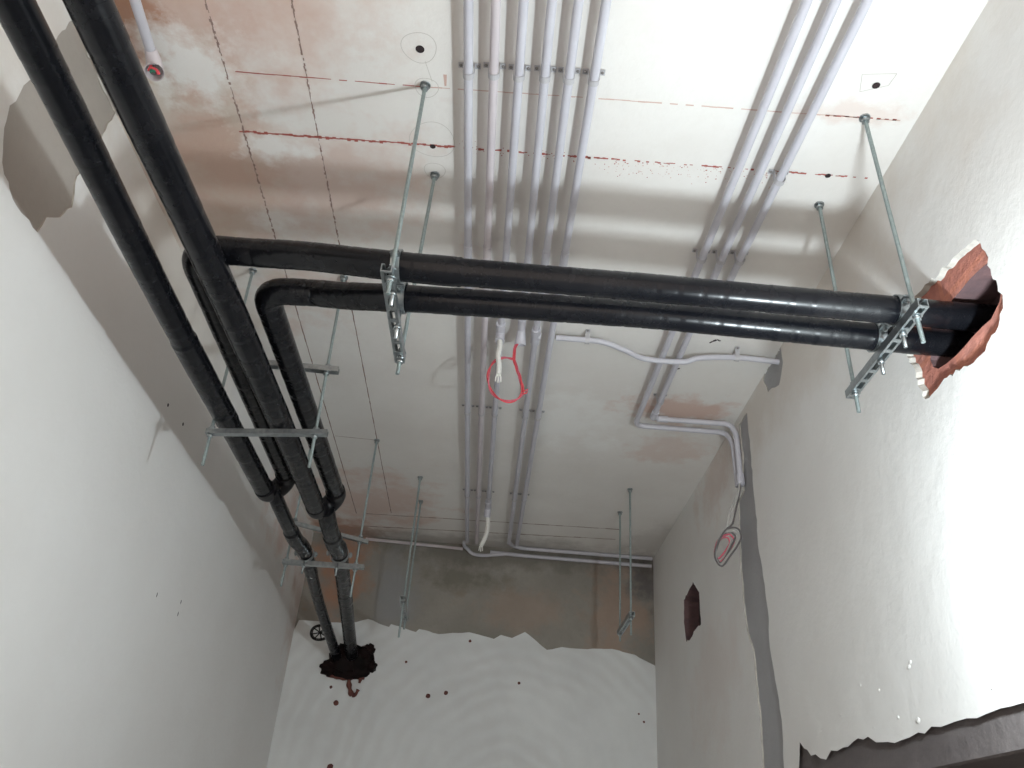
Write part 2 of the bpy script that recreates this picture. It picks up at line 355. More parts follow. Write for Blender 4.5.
# right wall
patch_cem = [(2.464, 1.699), (2.459, 1.631), (2.521, 1.571), (2.593, 1.60), (2.638, 1.609), (2.677, 1.685), (2.66, 1.699)]
groove = [(2.90, 1.66), (2.895, 1.50), (2.90, 1.36), (2.90, 1.328), (2.892, 1.193), (2.906, 1.099), (2.88, 0.976), (2.861, 0.844), (2.878, 0.709), (2.856, 0.605), (2.824, 0.473), (2.847, 0.332),
          (2.856, 0.241), (2.86, -0.4), (3.06, -0.4), (3.077, 0.254), (3.06, 0.352), (3.05, 0.505), (3.056, 0.608), (3.065, 0.75), (3.118, 0.836), (3.139, 0.957), (3.138, 1.118), (3.105, 1.354), (3.03, 1.37), (3.0, 1.50), (3.01, 1.66)]
small = [(3.912, 1.262), (3.806, 1.182), (3.798, 1.029), (3.916, 1.031), (4.001, 1.013), (4.096, 1.016), (4.132, 1.123), (4.113, 1.23)]
bighole = [(1.322, 1.232), (1.303, 1.183), (1.303, 1.135), (1.293, 1.088), (1.292, 1.049), (1.316, 1.017), (1.384, 0.988), (1.443, 0.988), (1.519, 1.009), (1.587, 1.01), (1.635, 1.01), (1.65, 1.06),
           (1.658, 1.121), (1.678, 1.193), (1.642, 1.245), (1.582, 1.275), (1.532, 1.271), (1.475, 1.256), (1.398, 1.253)]
inner = []
for k in range(26):
    a = 2 * math.pi * k / 26; sup = abs(math.cos(a)) ** 4 + abs(math.sin(a)) ** 4
    inner.append(Vector((1.452 + math.cos(a) * 0.146 / sup ** 0.25, 1.118 + math.sin(a) * 0.066 / sup ** 0.25)) + Vector((random.uniform(-.005, .005), random.uniform(-.005, .005))))
rag = [(2.712, ZF), (2.712, 0.32), (2.683, 0.39), (2.602, 0.345), (2.491, 0.323), (2.447, 0.341), (2.33, 0.336), (2.261, 0.347), (2.2, 0.344), (2.121, 0.321), (2.025, 0.318), (1.939, 0.322), (1.837, 0.319),
       (1.777, 0.321), (1.663, 0.319), (1.607, 0.32), (1.533, 0.319), (1.2, 0.325), (0.8, 0.318), (0.55, 0.32)]
outer = [(YF, ZF), (YF, HC + 0.01), (YB + 0.05, HC + 0.01), (YB + 0.05, ZF)] + [tuple(p) for p in jag(rag, 0.03, 0.006, False)] + [(0.55, ZF)]
bm = bmesh.new()
R3 = lambda a, b, d: (XR + d, a, b)
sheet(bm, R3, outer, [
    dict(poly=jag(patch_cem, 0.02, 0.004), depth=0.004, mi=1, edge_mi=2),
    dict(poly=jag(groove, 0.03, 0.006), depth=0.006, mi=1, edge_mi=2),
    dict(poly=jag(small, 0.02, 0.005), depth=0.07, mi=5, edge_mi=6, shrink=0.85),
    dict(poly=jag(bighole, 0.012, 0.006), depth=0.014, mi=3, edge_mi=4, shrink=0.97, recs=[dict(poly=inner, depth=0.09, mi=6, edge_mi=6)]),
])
# flakes of plaster and small chips
for (y, z, s_) in ((1.92, 0.47, 0.010), (1.93, 0.462, 0.012), (2.02, 0.365, 0.009), (2.16, 0.36, 0.006), (1.93, 0.345, 0.014), (2.35, 0.42, 0.006), (2.5, 0.4, 0.007), (2.1, 0.44, 0.009), (2.2, 0.47, 0.008), (1.62, 0.36, 0.008)):
    r = bmesh.ops.create_icosphere(bm, subdivisions=1, radius=s_ * 0.7)
    for v in r['verts']: v.co = Vector((v.co.x * 0.35 + XR, v.co.y + y + random.uniform(-.002, .002), v.co.z * 0.8 + z))
o = link_obj('wall_right', bm, [M['wall_right'], M['cement_cool'], M['plaster_edge'], M['brick'], M['white_edge'], M['void'], M['shaded_brick']])
structure(o, 'white plaster right wall with a grey filled chase and a broken-out hole')
wr = o
bm = bmesh.new(); box(bm, (XR + 0.012, 0.4, 0.245), (XR + 0.20, 2.9, 0.50)); bmesh.ops.bevel(bm, geom=bm.edges[:], offset=0.004, segments=1, affect='EDGES')
structure(link_obj('trim_1', bm, M['lintel'], wr), 'bare concrete lintel over the side opening')
bm = bmesh.new(); box(bm, (XR + 0.012, 2.712, ZF), (XR + 0.20, 2.9, 0.245)); box(bm, (XR + 0.012, 0.4, ZF), (XR + 0.20, 0.55, 0.245))
structure(link_obj('trim_2', bm, M['lintel'], wr), 'bare door jamb')
bm = bmesh.new()  # unseen room box, added to shut world light out of the opening
box(bm, (XR + 0.2, -0.6, ZF - 0.05), (XR + 1.9, 3.6, ZF)); box(bm, (XR + 1.85, -0.6, ZF), (XR + 1.9, 3.6, HC)); box(bm, (XR + 0.2, 3.55, ZF), (XR + 1.9, 3.6, HC))
box(bm, (XR + 0.2, -0.65, ZF), (XR + 1.9, -0.6, HC)); box(bm, (XR + 0.2, -0.6, 0.9), (XR + 1.9, 3.6, 0.95))
structure(link_obj('wall_side', bm, M['cement']), 'unseen side room walls, added to keep outside light from the opening')

# left wall
patchL = [(1.284, 1.317), (1.276, 1.35), (1.282, 1.401), (1.29, 1.451), (1.30, 1.619), (1.315, 1.699), (1.60, 1.699), (1.59, 1.62), (1.60, 1.531), (1.565, 1.427), (1.596, 1.352),
          (1.573, 1.294), (1.531, 1.257), (1.523, 1.205), (1.405, 1.20), (1.33, 1.235)]
bm = bmesh.new(); L3 = lambda a, b, d: (XL - d, a, b)
sheet(bm, L3, [(YF, ZF), (YF, HC + 0.01), (YB + 0.05, HC + 0.01), (YB + 0.05, ZF)], [dict(poly=jag(patchL, 0.02, 0.006), depth=0.004, mi=1, edge_mi=2)])
for y, z in ((2.802, 0.712), (3.033, 0.752), (3.036, 0.709)):
    r = bmesh.ops.create_icosphere(bm, subdivisions=1, radius=0.006)
    for v in r['verts']: v.co = Vector((v.co.x * 0.15 + XL, v.co.y * 0.6 + y, v.co.z * 1.6 + z)); [setattr(f_, 'material_index', 3) for f_ in v.link_faces]
for y, z in ((2.601, 1.261), (2.444, 1.251)):
    r = bmesh.ops.create_icosphere(bm, subdivisions=1, radius=0.007)
    for v in r['verts']: v.co = Vector((v.co.x * 0.3 + XL, v.co.y + y, v.co.z + z)); [setattr(f_, 'material_index', 3) for f_ in v.link_faces]
structure(link_obj('wall_left', bm, [M['wall_left'], M['cement'], M['plaster_edge'], M['blackmark']]), 'white plaster left wall with a grey cement patch')

# back wall: raw concrete, with a thin white skim coat trowelled over its lower part
bm = bmesh.new(); B3 = lambda a, b, d: (a, YB + d, b)
hb = [(-0.889, 0.978), (-0.925, 0.897), (-0.905, 0.865), (-0.80, 0.856), (-0.70, 0.856), (-0.676, 0.87), (-0.669, 0.895), (-0.635, 0.945), (-0.647, 0.996), (-0.673, 1.051), (-0.728, 1.04), (-0.80, 1.05), (-0.87, 1.03)]
sheet(bm, lambda a, b, d: (a, YB + 0.007 + d, b), [(XL - 0.05, ZF), (XL - 0.05, HC + 0.01), (XR + 0.05, HC + 0.01), (XR + 0.05, ZF)],
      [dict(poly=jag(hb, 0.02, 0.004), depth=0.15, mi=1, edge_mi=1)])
wb = structure(link_obj('wall_back', bm, [M['concrete'], M['void']]), 'bare grey concrete back wall')
top = [(XL, 1.10), (-1.112, 1.16), (-0.93, 1.16), (-0.78, 1.174), (-0.713, 1.197), (-0.584, 1.161), (-0.575, 1.179), (-0.424, 1.144), (-0.408, 1.163), (-0.289, 1.143), (-0.115, 1.168), (0.034, 1.14), (0.073, 1.166),
       (0.139, 1.154), (0.213, 1.194), (0.347, 1.101), (0.434, 1.125), (0.551, 1.122), (0.727, 1.136), (0.862, 1.112), (XR, 1.06)]
topj = [tuple(p) for p in jag(top, 0.03, 0.0025, False)]
bm = bmesh.new()
outer = [(XL, ZF)] + topj + [(XR, ZF)]
sheet(bm, B3, outer, [dict(poly=jag(hb, 0.02, 0.006), depth=0.007, mi=1, edge_mi=2, open=True)])
for a, b in zip(topj, topj[1:]):
    f = bm.faces.new([bm.verts.new(v) for v in (B3(a[0], a[1], 0), B3(b[0], b[1], 0), B3(b[0], b[1], 0.007), B3(a[0], a[1], 0.007))])
for x, z, r in ((-0.818, 0.722, 0.016), (-0.312, 0.797, 0.014), (-0.213, 0.821, 0.013), (-0.861, 0.804, 0.009), (-0.459, 0.972, 0.008), (-0.793, 0.398, 0.018), (-0.104, 1.117, 0.009), (0.196, 0.905, 0.009), (0.909, 0.75, 0.007), (0.88, 0.79, 0.006)):
    q = bmesh.ops.create_icosphere(bm, subdivisions=2, radius=r)
    for v in q['verts']: v.co = Vector((v.co.x * random.uniform(.85, 1.05) + x, v.co.y * 0.25 + YB, v.co.z * random.uniform(.85, 1.05) + z)); [setattr(f_, 'material_index', 2) for f_ in v.link_faces]
# round hand-drawn mark: ring with crossed strokes
mx, mz = -0.977, 1.098
def wstroke(a, b, wd=0.008):
    a, b = Vector(a), Vector(b); d = (b - a).normalized(); nn = Vector((-d.y, d.x)) * wd / 2
    f = bm.faces.new([bm.verts.new((p.x, YB - 0.0012, p.y)) for p in (a - nn, b - nn, b + nn, a + nn)]); f.material_index = 3
for rr, ph in ((0.050, 0), (0.043, 0.5), (0.053, 1.0)):
    pr = None
    for k in range(25):
        a = 2 * math.pi * k / 24 + ph; p = (mx + math.cos(a) * rr * 1.05, mz + math.sin(a) * rr * (0.9 + 0.06 * math.sin(2 * a + ph)))
        if pr: wstroke(pr, p, 0.007)
        pr = p
for a in (0.3, 1.0, 1.9, 2.6):
    wstroke((mx - math.cos(a) * 0.05, mz - math.sin(a) * 0.045), (mx + math.cos(a) * 0.048, mz + math.sin(a) * 0.044), 0.007)
structure(link_obj('trim_3', bm, [M['skim'], M['void'], M['drip'], M['blackmark']], wb), 'ragged-edged white skim coat on the lower back wall')

bm = bmesh.new(); box(bm, (XL, YF, ZF - 0.05), (XR + 0.3, YB + 0.05, ZF))
structure(link_obj('floor', bm, M['floor']), 'concrete floor')

# ---------------------------------------------------------------- black wrapped refrigerant pipes
def wrap_r(r0, seed, pitch=0.05, sleeves=(), groove=0.0):
    rnd = random.Random(seed); off = [rnd.uniform(-0.0004, 0.0004) for _ in range(400)]
    def f_(s_):
        k = int(s_ / pitch); fr = s_ / pitch - k
        r = r0 + off[k % 400] + 0.0005 * fr - (groove if fr > 0.87 and off[(k * 7) % 400] > -0.0002 else 0)
        for a, b, e in sleeves:
            if a < s_ < b: r += e
        return r
    return f_
PR = 0.035
def ubend(c1, c2, yend, n=12):
    """half circle from (c1, yend) to (c2, yend) bulging to +y; c = (x, z)"""
    m = ((c1[0] + c2[0]) / 2, (c1[1] + c2[1]) / 2); h = ((c1[0] - c2[0]) / 2, (c1[1] - c2[1]) / 2); rr = math.hypot(*h)
    return [Vector((m[0] + h[0] * math.cos(math.pi * k / n), yend + rr * math.sin(math.pi * k / n), m[1] + h[1] * math.cos(math.pi * k / n))) for k in range(1, n)]
# left circuit: runs past the camera along the left wall, joins the branch from the right wall
t = thing('refrigerant_pipe', 'black wrapped pipe nearest the left wall, joined to the upper crossing pipe', 'pipe', (-0.85, 2.4, 1.14), 'black insulated refrigerant pipes')
bm = bmesh.new()
tube(bm, fillet([(-0.835, -2.0, 1.14), (-0.840, 0.85, 1.14), (-0.866, 1.7, 1.14), (-0.867, 2.4, 1.14), (-0.870, 2.85, 1.14)], 0.3), wrap_r(PR - 0.0022, 1, sleeves=((3.84, 4.3, 0.0022), (4.3, 9, 0.0008))), 24, True, 0.006)
link_obj('main_run', bm, M['pipe_wrap'], t)
bm = bmesh.new()
X1 = [(1.11, 1.475, 1.14), (0.85, 1.474, 1.142), (0.3, 1.468, 1.145), (-0.2, 1.468, 1.146), (-0.30, 1.472, 1.152), (-0.50, 1.52, 1.198), (-0.62, 1.545, 1.214), (-0.783, 1.548, 1.215), (-0.785, 2.0, 1.211), (-0.805, 2.85, 1.208)]
path = fillet(X1[:7], 0.1) ; path += fillet([path[-1]] + X1[7:9], 0.10, 12)[1:-1] + [Vector(X1[9])]
tube(bm, path, wrap_r(PR - 0.001, 2, sleeves=((0.0, 1.235, -0.0022),), groove=0.0009), 24, True, 0.006)
link_obj('branch_run', bm, M['pipe_wrap'], t)
bm = bmesh.new()
A = Vector((-0.868, 2.83, 1.14)); Bq = Vector((-0.805, 2.83, 1.208))
tube(bm, [A, Vector((-0.868, 2.85, 1.14))] + ubend((-0.868, 1.14), (-0.805, 1.208), 2.86) + [Vector((-0.805, 2.85, 1.208)), Bq], PR + 0.002, 22, True, 0.006)
link_obj('joint_wrap', bm, M['pipe_tape'], t)
bm = bmesh.new()
T1 = [(-0.845, 2.86, 1.15), (-0.838, 2.99, 1.128), (-0.838, 3.30, 1.118), (-0.825, 3.51, 1.118), (-0.868, 4.2, 1.08), (-0.850, 4.82, 0.965), (-0.85, 5.0, 0.93)]
tube(bm, smooth_path(T1), wrap_r(0.0275, 3, 0.06, ((0.36, 0.60, 0.005), (0.75, 0.9, 0.002))), 20, True, 0.008)
link_obj('tail_run', bm, M['pipe_wrap'], t)
# right circuit
t = thing('refrigerant_pipe', 'black wrapped pipe with the rounded elbow, joined to the lower crossing pipe', 'pipe', (-0.69, 2.4, 1.14), 'black insulated refrigerant pipes')
bm = bmesh.new()
tube(bm, fillet([(-0.735, -2.0, 1.14), (-0.717, 0.85, 1.14), (-0.700, 1.6, 1.14), (-0.696, 2.4, 1.14), (-0.702, 3.0, 1.14)], 0.3), wrap_r(PR + 0.001, 4, 0.045), 24, True, 0.006)
link_obj('main_run', bm, M['pipe_wrap'], t)
bm = bmesh.new()
X2 = [(1.11, 1.583, 1.14), (0.85, 1.583, 1.142), (0.3, 1.575, 1.148), (-0.2, 1.586, 1.148), (-0.30, 1.60, 1.155), (-0.42, 1.65, 1.185), (-0.50, 1.685, 1.212), (-0.640, 1.695, 1.215), (-0.625, 2.1, 1.213), (-0.638, 3.0, 1.21)]
path = fillet(X2[:7], 0.1); path += fillet([path[-1]] + X2[7:9], 0.125, 12)[1:-1] + [Vector(X2[9])]
tube(bm, path, wrap_r(PR - 0.001, 5, 0.045, sleeves=((0.0, 1.38, -0.0014),), groove=0.0009), 24, True, 0.006)
link_obj('branch_run', bm, M['pipe_wrap'], t)
bm = bmesh.new()
tube(bm, [Vector((-0.702, 2.97, 1.14)), Vector((-0.702, 3.0, 1.14))] + ubend((-0.702, 1.14), (-0.638, 1.21), 3.0) + [Vector((-0.638, 3.0, 1.21)), Vector((-0.638, 2.97, 1.21))], PR + 0.0025, 22, True, 0.006)
link_obj('joint_wrap', bm, M['pipe_tape'], t)
bm = bmesh.new()
T2 = [(-0.672, 3.02, 1.15), (-0.676, 3.15, 1.134), (-0.682, 3.36, 1.130), (-0.680, 3.51, 1.129), (-0.735, 4.2, 1.09), (-0.765, 4.82, 0.975), (-0.765, 5.0, 0.95)]
tube(bm, smooth_path(T2), wrap_r(0.0345, 6, 0.06, ((0.25, 0.45, 0.004), (1.0, 1.12, 0.002))), 20, True, 0.008)
link_obj('tail_run', bm, M['pipe_wrap'], t)

# black sealant around the pipes in the back wall, with mud drips
bm = bmesh.new(); rnd = random.Random(11)
for (x, y, z, sx, sy, sz) in ((-0.80, 4.87, 0.955, 0.10, 0.05, 0.09), (-0.72, 4.87, 0.94, 0.07, 0.05, 0.085), (-0.885, 4.87, 0.905, 0.055, 0.04, 0.045), (-0.68, 4.875, 1.02, 0.035, 0.03, 0.035), (-0.655, 4.875, 0.93, 0.035, 0.03, 0.035), (-0.78, 4.87, 0.885, 0.10, 0.035, 0.035)):
    q = bmesh.ops.create_icosphere(bm, subdivisions=3, radius=1)
    ph = rnd.uniform(0, 9)
    for v in q['verts']:
        n_ = v.co.normalized(); k = 1 + 0.12 * math.sin(7 * n_.x + ph) * math.cos(6 * n_.z - ph) + 0.09 * math.sin(13 * n_.z + 5 * n_.x + ph) + rnd.uniform(-0.04, 0.04)
        v.co = Vector((x + n_.x * sx * k, y + n_.y * sy * k, z + n_.z * sz * k))
t = thing('pipe_sealant', 'lumpy black sealant around the two pipes entering the back wall', 'sealant', (-0.78, 4.87, 0.93))
link_obj('foam_lump', bm, M['foam'], t, smooth=True)
bm = bmesh.new()
for pts, r0 in (([(-0.765, 4.868, 0.875), (-0.762, 4.866, 0.83), (-0.748, 4.867, 0.79), (-0.735, 4.868, 0.765)], 0.013), ([(-0.735, 4.868, 0.765), (-0.715, 4.868, 0.775), (-0.705, 4.868, 0.80)], 0.010),
                ([(-0.70, 4.868, 0.87), (-0.704, 4.868, 0.835)], 0.009), ([(-0.84, 4.868, 0.862), (-0.842, 4.868, 0.848)], 0.008), ([(-0.895, 4.87, 0.865), (-0.80, 4.868, 0.852), (-0.74, 4.868, 0.862), (-0.68, 4.868, 0.862)], 0.009)):
    tube(bm, smooth_path(pts, 5), lambda s_, r0=r0: r0 * (1 + 0.25 * math.sin(s_ * 140)), 8)
link_obj('mud_drip', bm, M['drip'], t, label='dark brown drips below the black sealant')

# ---------------------------------------------------------------- trapeze hangers
def channel(bm, a, b, slots=True, w_=0.026, h=0.021, th=0.0026):
    """slotted strut channel from a to b (centre line of its bottom face), open side up"""
    a, b = Vector(a), Vector(b); d = (b - a); L = d.length; d.normalize(); s_ = Vector((0, 0, 1)).cross(d).normalized(); u = Vector((0, 0, 1))
    def bx(l0, l1, s0, s1, u0, u1):
        vs = [bm.verts.new(a + d * l + s_ * q + u * k) for l in (l0, l1) for q in (s0, s1) for k in (u0, u1)]
        for fi in ((0, 1, 3, 2), (4, 6, 7, 5), (0, 4, 5, 1), (2, 3, 7, 6), (0, 2, 6, 4), (1, 5, 7, 3)): bm.faces.new([vs[i] for i in fi])
    hw = w_ / 2
    bx(0, L, -hw, -hw + th, 0, h); bx(0, L, hw - th, hw, 0, h)
    bx(0, L, -hw + th, -hw + th + 0.005, h - th, h); bx(0, L, hw - th - 0.005, hw - th, h - th, h)
    if slots:
        sw = 0.006
        bx(0, L, -hw + th, -sw, 0, th); bx(0, L, sw, hw - th, 0, th)
        n = max(1, int(round(L / 0.042))); p = L / n
        for k in range(n + 1):
            c = k * p; bx(max(0, c - 0.006), min(L, c + 0.006), -sw, sw, 0, th)
    else: bx(0, L, -hw + th, hw - th, 0, th)
    bmesh.ops.recalc_face_normals(bm, faces=bm.faces)
def hexnut(bm, x, y, z0, z1, r=0.0095):
    cyl(bm, (x, y, z0), (x, y, z1), r, 6)
def rod_part(t, x, y, ztop, zbot, struts, xb=None):
    """threaded rod with its nuts as sub-parts"""
    xb = x if xb is None else xb; xt = x; at_z = lambda z: xt + (xb - xt) * (ztop - z) / (ztop - zbot)
    bm = bmesh.new(); tube(bm, [(x, y, ztop), (xb, y, zbot)], 0.0050, 10)
    o = link_obj('threaded_rod', bm, M['rod'], t, base=(x, y, zbot), smooth=True)
    for zs, h in struts:
        x = at_z(zs)
        for z0, z1 in ((zs - 0.010, zs - 0.001), (zs + h + 0.001, zs + h + 0.009)):
            bm = bmesh.new(); hexnut(bm, x, y, z0, z1); cyl(bm, (x, y, z0 - 0.0 if z0 > zs else z1), (x, y, (z0 - 0.0015) if z0 > zs else z1 + 0.0015), 0.0125, 14)
            link_obj('nut', bm, M['zinc'], o)
    x = xt; bm = bmesh.new(); hexnut(bm, x, y, ztop - 0.016, ztop - 0.004, 0.0105); cyl(bm, (x, y, ztop - 0.004), (x, y, ztop + 0.002), 0.014, 14)
    link_obj('ceiling_anchor', bm, M['zinc'], o)
    return o
def clamp(t, c, d, r, zs, flip=1):
    """two-piece band clamp round a pipe with centre c and direction d, bolted through the strut at zs"""
    c = Vector(c); d = Vector(d).normalized(); s_ = Vector((0, 0, 1)).cross(d).normalized(); u = Vector((0, 0, 1)); bm = bmesh.new()
    seg = 28; hw = 0.010
    ring = []
    for k in range(seg):
        a = 2 * math.pi * k / seg; n_ = s_ * math.cos(a) + u * math.sin(a)
        ring.append([bm.verts.new(c + n_ * rr + d * q) for rr, q in ((r, -hw), (r + 0.003, -hw), (r + 0.003, hw), (r, hw))])
    for k in range(seg):
        p, q = ring[k], ring[(k + 1) % seg]
        for j in range(4): bm.faces.new((p[j], q[j], q[(j + 1) % 4], p[(j + 1) % 4]))
    for sg in (-1, 1):
        for zz in (-0.004, 0.002):
            vs = [bm.verts.new(c + s_ * sg * x_ + d * y_ + u * (zz + z_)) for x_ in (r, r + 0.017) for y_ in (-hw, hw) for z_ in (0, 0.002)]
            for fi in ((0, 1, 3, 2), (4, 6, 7, 5), (0, 4, 5, 1), (2, 3, 7, 6), (0, 2, 6, 4), (1, 5, 7, 3)): bm.faces.new([vs[i] for i in fi])
        e = c + s_ * sg * (r + 0.010)
        cyl(bm, e - u * 0.013, e + u * 0.011, 0.0035, 8); cyl(bm, e - u * 0.009, e - u * 0.004, 0.0065, 6); cyl(bm, e + u * 0.004, e + u * 0.009, 0.0065, 6)
    bmesh.ops.recalc_face_normals(bm, faces=bm.faces)
    o = link_obj('pipe_clamp', bm, M['zinc'], t, smooth=True)
    bm = bmesh.new(); p = c - u * (r + 0.001); cyl(bm, p, (p.x, p.y, zs - 0.038), 0.0045, 10); hexnut(bm, p.x, p.y, zs - 0.009, zs - 0.001, 0.009)
    link_obj('stud_bolt', bm, M['zinc'], o)

HG = 'threaded rod trapeze hangers under the ceiling'
# across the two crossing pipes
t = thing('trapeze_hanger', 'slotted strut hanger under the crossing pipes left of the conduits, seen almost end-on', 'pipe hanger', (-0.265, 1.58, 1.07), HG)
bm = bmesh.new(); channel(bm, (-0.282, 1.402, 1.080), (-0.276, 1.752, 1.066), w_=0.025); link_obj('strut_channel', bm, M['zinc'], t)
rod_part(t, -0.273, 1.422, HC, 1.035, [(1.077, 0.021)]); rod_part(t, -0.260, 1.735, HC, 1.024, [(1.066, 0.021)], -0.275)
clamp(t, (-0.272, 1.472, 1.151), (1, -0.05, 0), PR + 0.001, 1.077); clamp(t, (-0.270, 1.592, 1.151), (1, -0.05, 0), PR + 0.001, 1.07)
t = thing('trapeze_hanger', 'slotted strut hanger under the crossing pipes beside the broken hole in the right wall', 'pipe hanger', (0.848, 1.57, 1.07), HG)
bm = bmesh.new(); channel(bm, (0.868, 1.378, 1.084), (0.862, 1.758, 1.072), w_=0.023); link_obj('strut_channel', bm, M['zinc'], t)
rod_part(t, 0.849, 1.412, HC, 1.015, [(1.083, 0.021)], 0.870); rod_part(t, 0.850, 1.730, HC, 1.018, [(1.072, 0.021)], 0.864)
clamp(t, (0.866, 1.474, 1.142), (1, 0, 0), PR - 0.0015, 1.081); clamp(t, (0.864, 1.583, 1.142), (1, 0, 0), PR - 0.0012, 1.077)
# along the left wall
t = thing('trapeze_hanger', 'two-tier strut hanger around the four black pipes near the middle of the left wall', 'pipe hanger', (-0.75, 2.25, 1.08), HG)
bm = bmesh.new(); channel(bm, (-0.905, 2.262, 1.068), (-0.540, 2.257, 1.095), False, 0.023, 0.016); link_obj('strut_channel', bm, M['zinc'], t, label='lower strut beneath the pipes')
bm = bmesh.new(); channel(bm, (-0.835, 2.25, 1.318), (-0.545, 2.257, 1.318), False, 0.024, 0.018); link_obj('strut_channel', bm, M['zinc'], t, label='upper strut above the pipes')
rod_part(t, -0.592, 2.257, HC, 0.985, [(1.093, 0.016), (1.318, 0.018)], -0.574); rod_part(t, -0.905, 2.258, HC, 0.965, [(1.069, 0.016)], -0.888)
t = thing('trapeze_hanger', 'two-tier strut hanger clamping the two thin black pipes near the back wall', 'pipe hanger', (-0.76, 3.51, 1.07), HG)
bm = bmesh.new(); channel(bm, (-0.92, 3.51, 1.068), (-0.565, 3.51, 1.072), False, 0.024, 0.019); link_obj('strut_channel', bm, M['zinc'], t, label='lower strut beneath the thin pipes')
bm = bmesh.new(); channel(bm, (-0.92, 3.51, 1.252), (-0.565, 3.51, 1.188), False, 0.022, 0.016); link_obj('strut_channel', bm, M['zinc'], t, label='tilted upper strut')
rod_part(t, -0.602, 3.51, HC, 0.948, [(1.071, 0.021), (1.194, 0.021)]); rod_part(t, -0.905, 3.51, HC, 0.970, [(1.067, 0.021), (1.25, 0.021)])
clamp(t, (-0.825, 3.50, 1.1185), (0.05, 1, 0), 0.033, 1.067); clamp(t, (-0.680, 3.50, 1.129), (-0.05, 1, 0), 0.039, 1.07)
# empty ones over the bare concrete
t = thing('trapeze_hanger', 'empty rod hanger in front of the bare concrete, left of the white cable end', 'pipe hanger', (-0.42, 4.07, 1.05), HG)
bm = bmesh.new(); channel(bm, (-0.420, 3.87, 1.05), (-0.430, 4.25, 1.05)); link_obj('strut_channel', bm, M['zinc'], t)
rod_part(t, -0.416, 3.904, HC, 0.885, [(1.05, 0.021)]); rod_part(t, -0.430, 4.230, HC, 1.0, [(1.05, 0.021)])
t = thing('trapeze_hanger', 'empty rod hanger before the bare concrete, nearer the right wall', 'pipe hanger', (0.66, 4.0, 1.05), HG)
bm = bmesh.new(); channel(bm, (0.662, 3.81, 1.045), (0.660, 4.18, 1.045)); link_obj('strut_channel', bm, M['zinc'], t)
rod_part(t, 0.661, 3.844, HC, 0.965, [(1.045, 0.021)]); rod_part(t, 0.660, 4.161, HC, 1.01, [(1.045, 0.021)])

# ---------------------------------------------------------------- electrical conduits
CR = 0.0115; CZ = HC - 0.036; CZB = HC - 0.0135
def saddle(t, x, y, d=(0, 1, 0), r=CR, zc=CZ):
    """strap over the conduit with an ear and screw each side"""
    d = Vector(d).normalized(); s_ = Vector((0, 0, 1)).cross(d).normalized(); u = Vector((0, 0, 1)); c = Vector((x, y, zc)); bm = bmesh.new(); hw = 0.008
    prof = [(-(r + 0.016), HC - zc - 0.004), (-(r + 0.002), HC - zc - 0.004)] + [(-math.cos(math.pi * k / 10) * (r + 0.0015), -math.sin(math.pi * k / 10) * (r + 0.0015)) for k in range(11)] + [(r + 0.002, HC - zc - 0.004), (r + 0.016, HC - zc - 0.004)]
    pv = None
    for a, b in prof:
        v = [bm.verts.new(c + s_ * a + u * b + d * q) for q in (-hw, hw)]
        if pv: bm.faces.new((pv[0], pv[1], v[1], v[0]))
        pv = v
    bm.normal_update(); bmesh.ops.solidify(bm, geom=bm.faces[:], thickness=0.0012)
    o = link_obj('saddle_clip', bm, [M['saddle']], t)
    for sg in (-1, 1):
        bm = bmesh.new(); p = c + s_ * sg * (r + 0.010); bmesh.ops.create_uvsphere(bm, u_segments=8, v_segments=5, radius=0.0045, matrix=Matrix.Translation((p.x, p.y, HC - 0.0055)))
        link_obj('screw', bm, M['screw'], o, smooth=True)
def conduit(label, pts, clips=(), mat='pvc', fr=0.05, r=CR, group='grey electrical conduits', couplers=(), end=None, d=(0, 1, 0)):
    t = thing('electrical_conduit', label, 'conduit', pts[0], group)
    bm = bmesh.new(); tube(bm, fillet(pts, fr), r, 14, True); link_obj('conduit_tube', bm, M[mat], t, smooth=True)
    for c in clips: saddle(t, *c)
    for a, b, rr in couplers:
        bm = bmesh.new(); tube(bm, [a, b], rr, 14); link_obj('coupler', bm, M[mat], t, smooth=True)
    return t
rows = {1: 1.349, 2: 1.343, 3: 1.343, 4: 1.340, 5: 1.339, 6: 1.338}
def cx(x0, x1, y): return x0 + (x1 - x0) * (y - 1.3) / 2.8
names = {1: 'leftmost of the six parallel grey conduits, straight to the back wall', 2: 'dusty pink-grey conduit, second from left of the six parallel ones',
         3: 'third from left of the six parallel conduits, with two white cable ends hanging from it', 4: 'fourth from left of the six parallel conduits, ending where the red wires hang out',
         5: 'fifth from left of the six parallel grey conduits, with a side coupling', 6: 'rightmost of the six parallel grey conduits on the ceiling'}
ends = {1: ((-0.159, 0), (-0.173, 4.732)), 2: ((-0.097, 0), (-0.115, 4.732)), 3: ((-0.035, 0), (-0.057, 4.160)), 4: ((0.028, 0), (0.030, 2.435)), 5: ((0.087, 0), (0.077, 4.692)), 6: ((0.148, 0), (0.126, 4.712))}
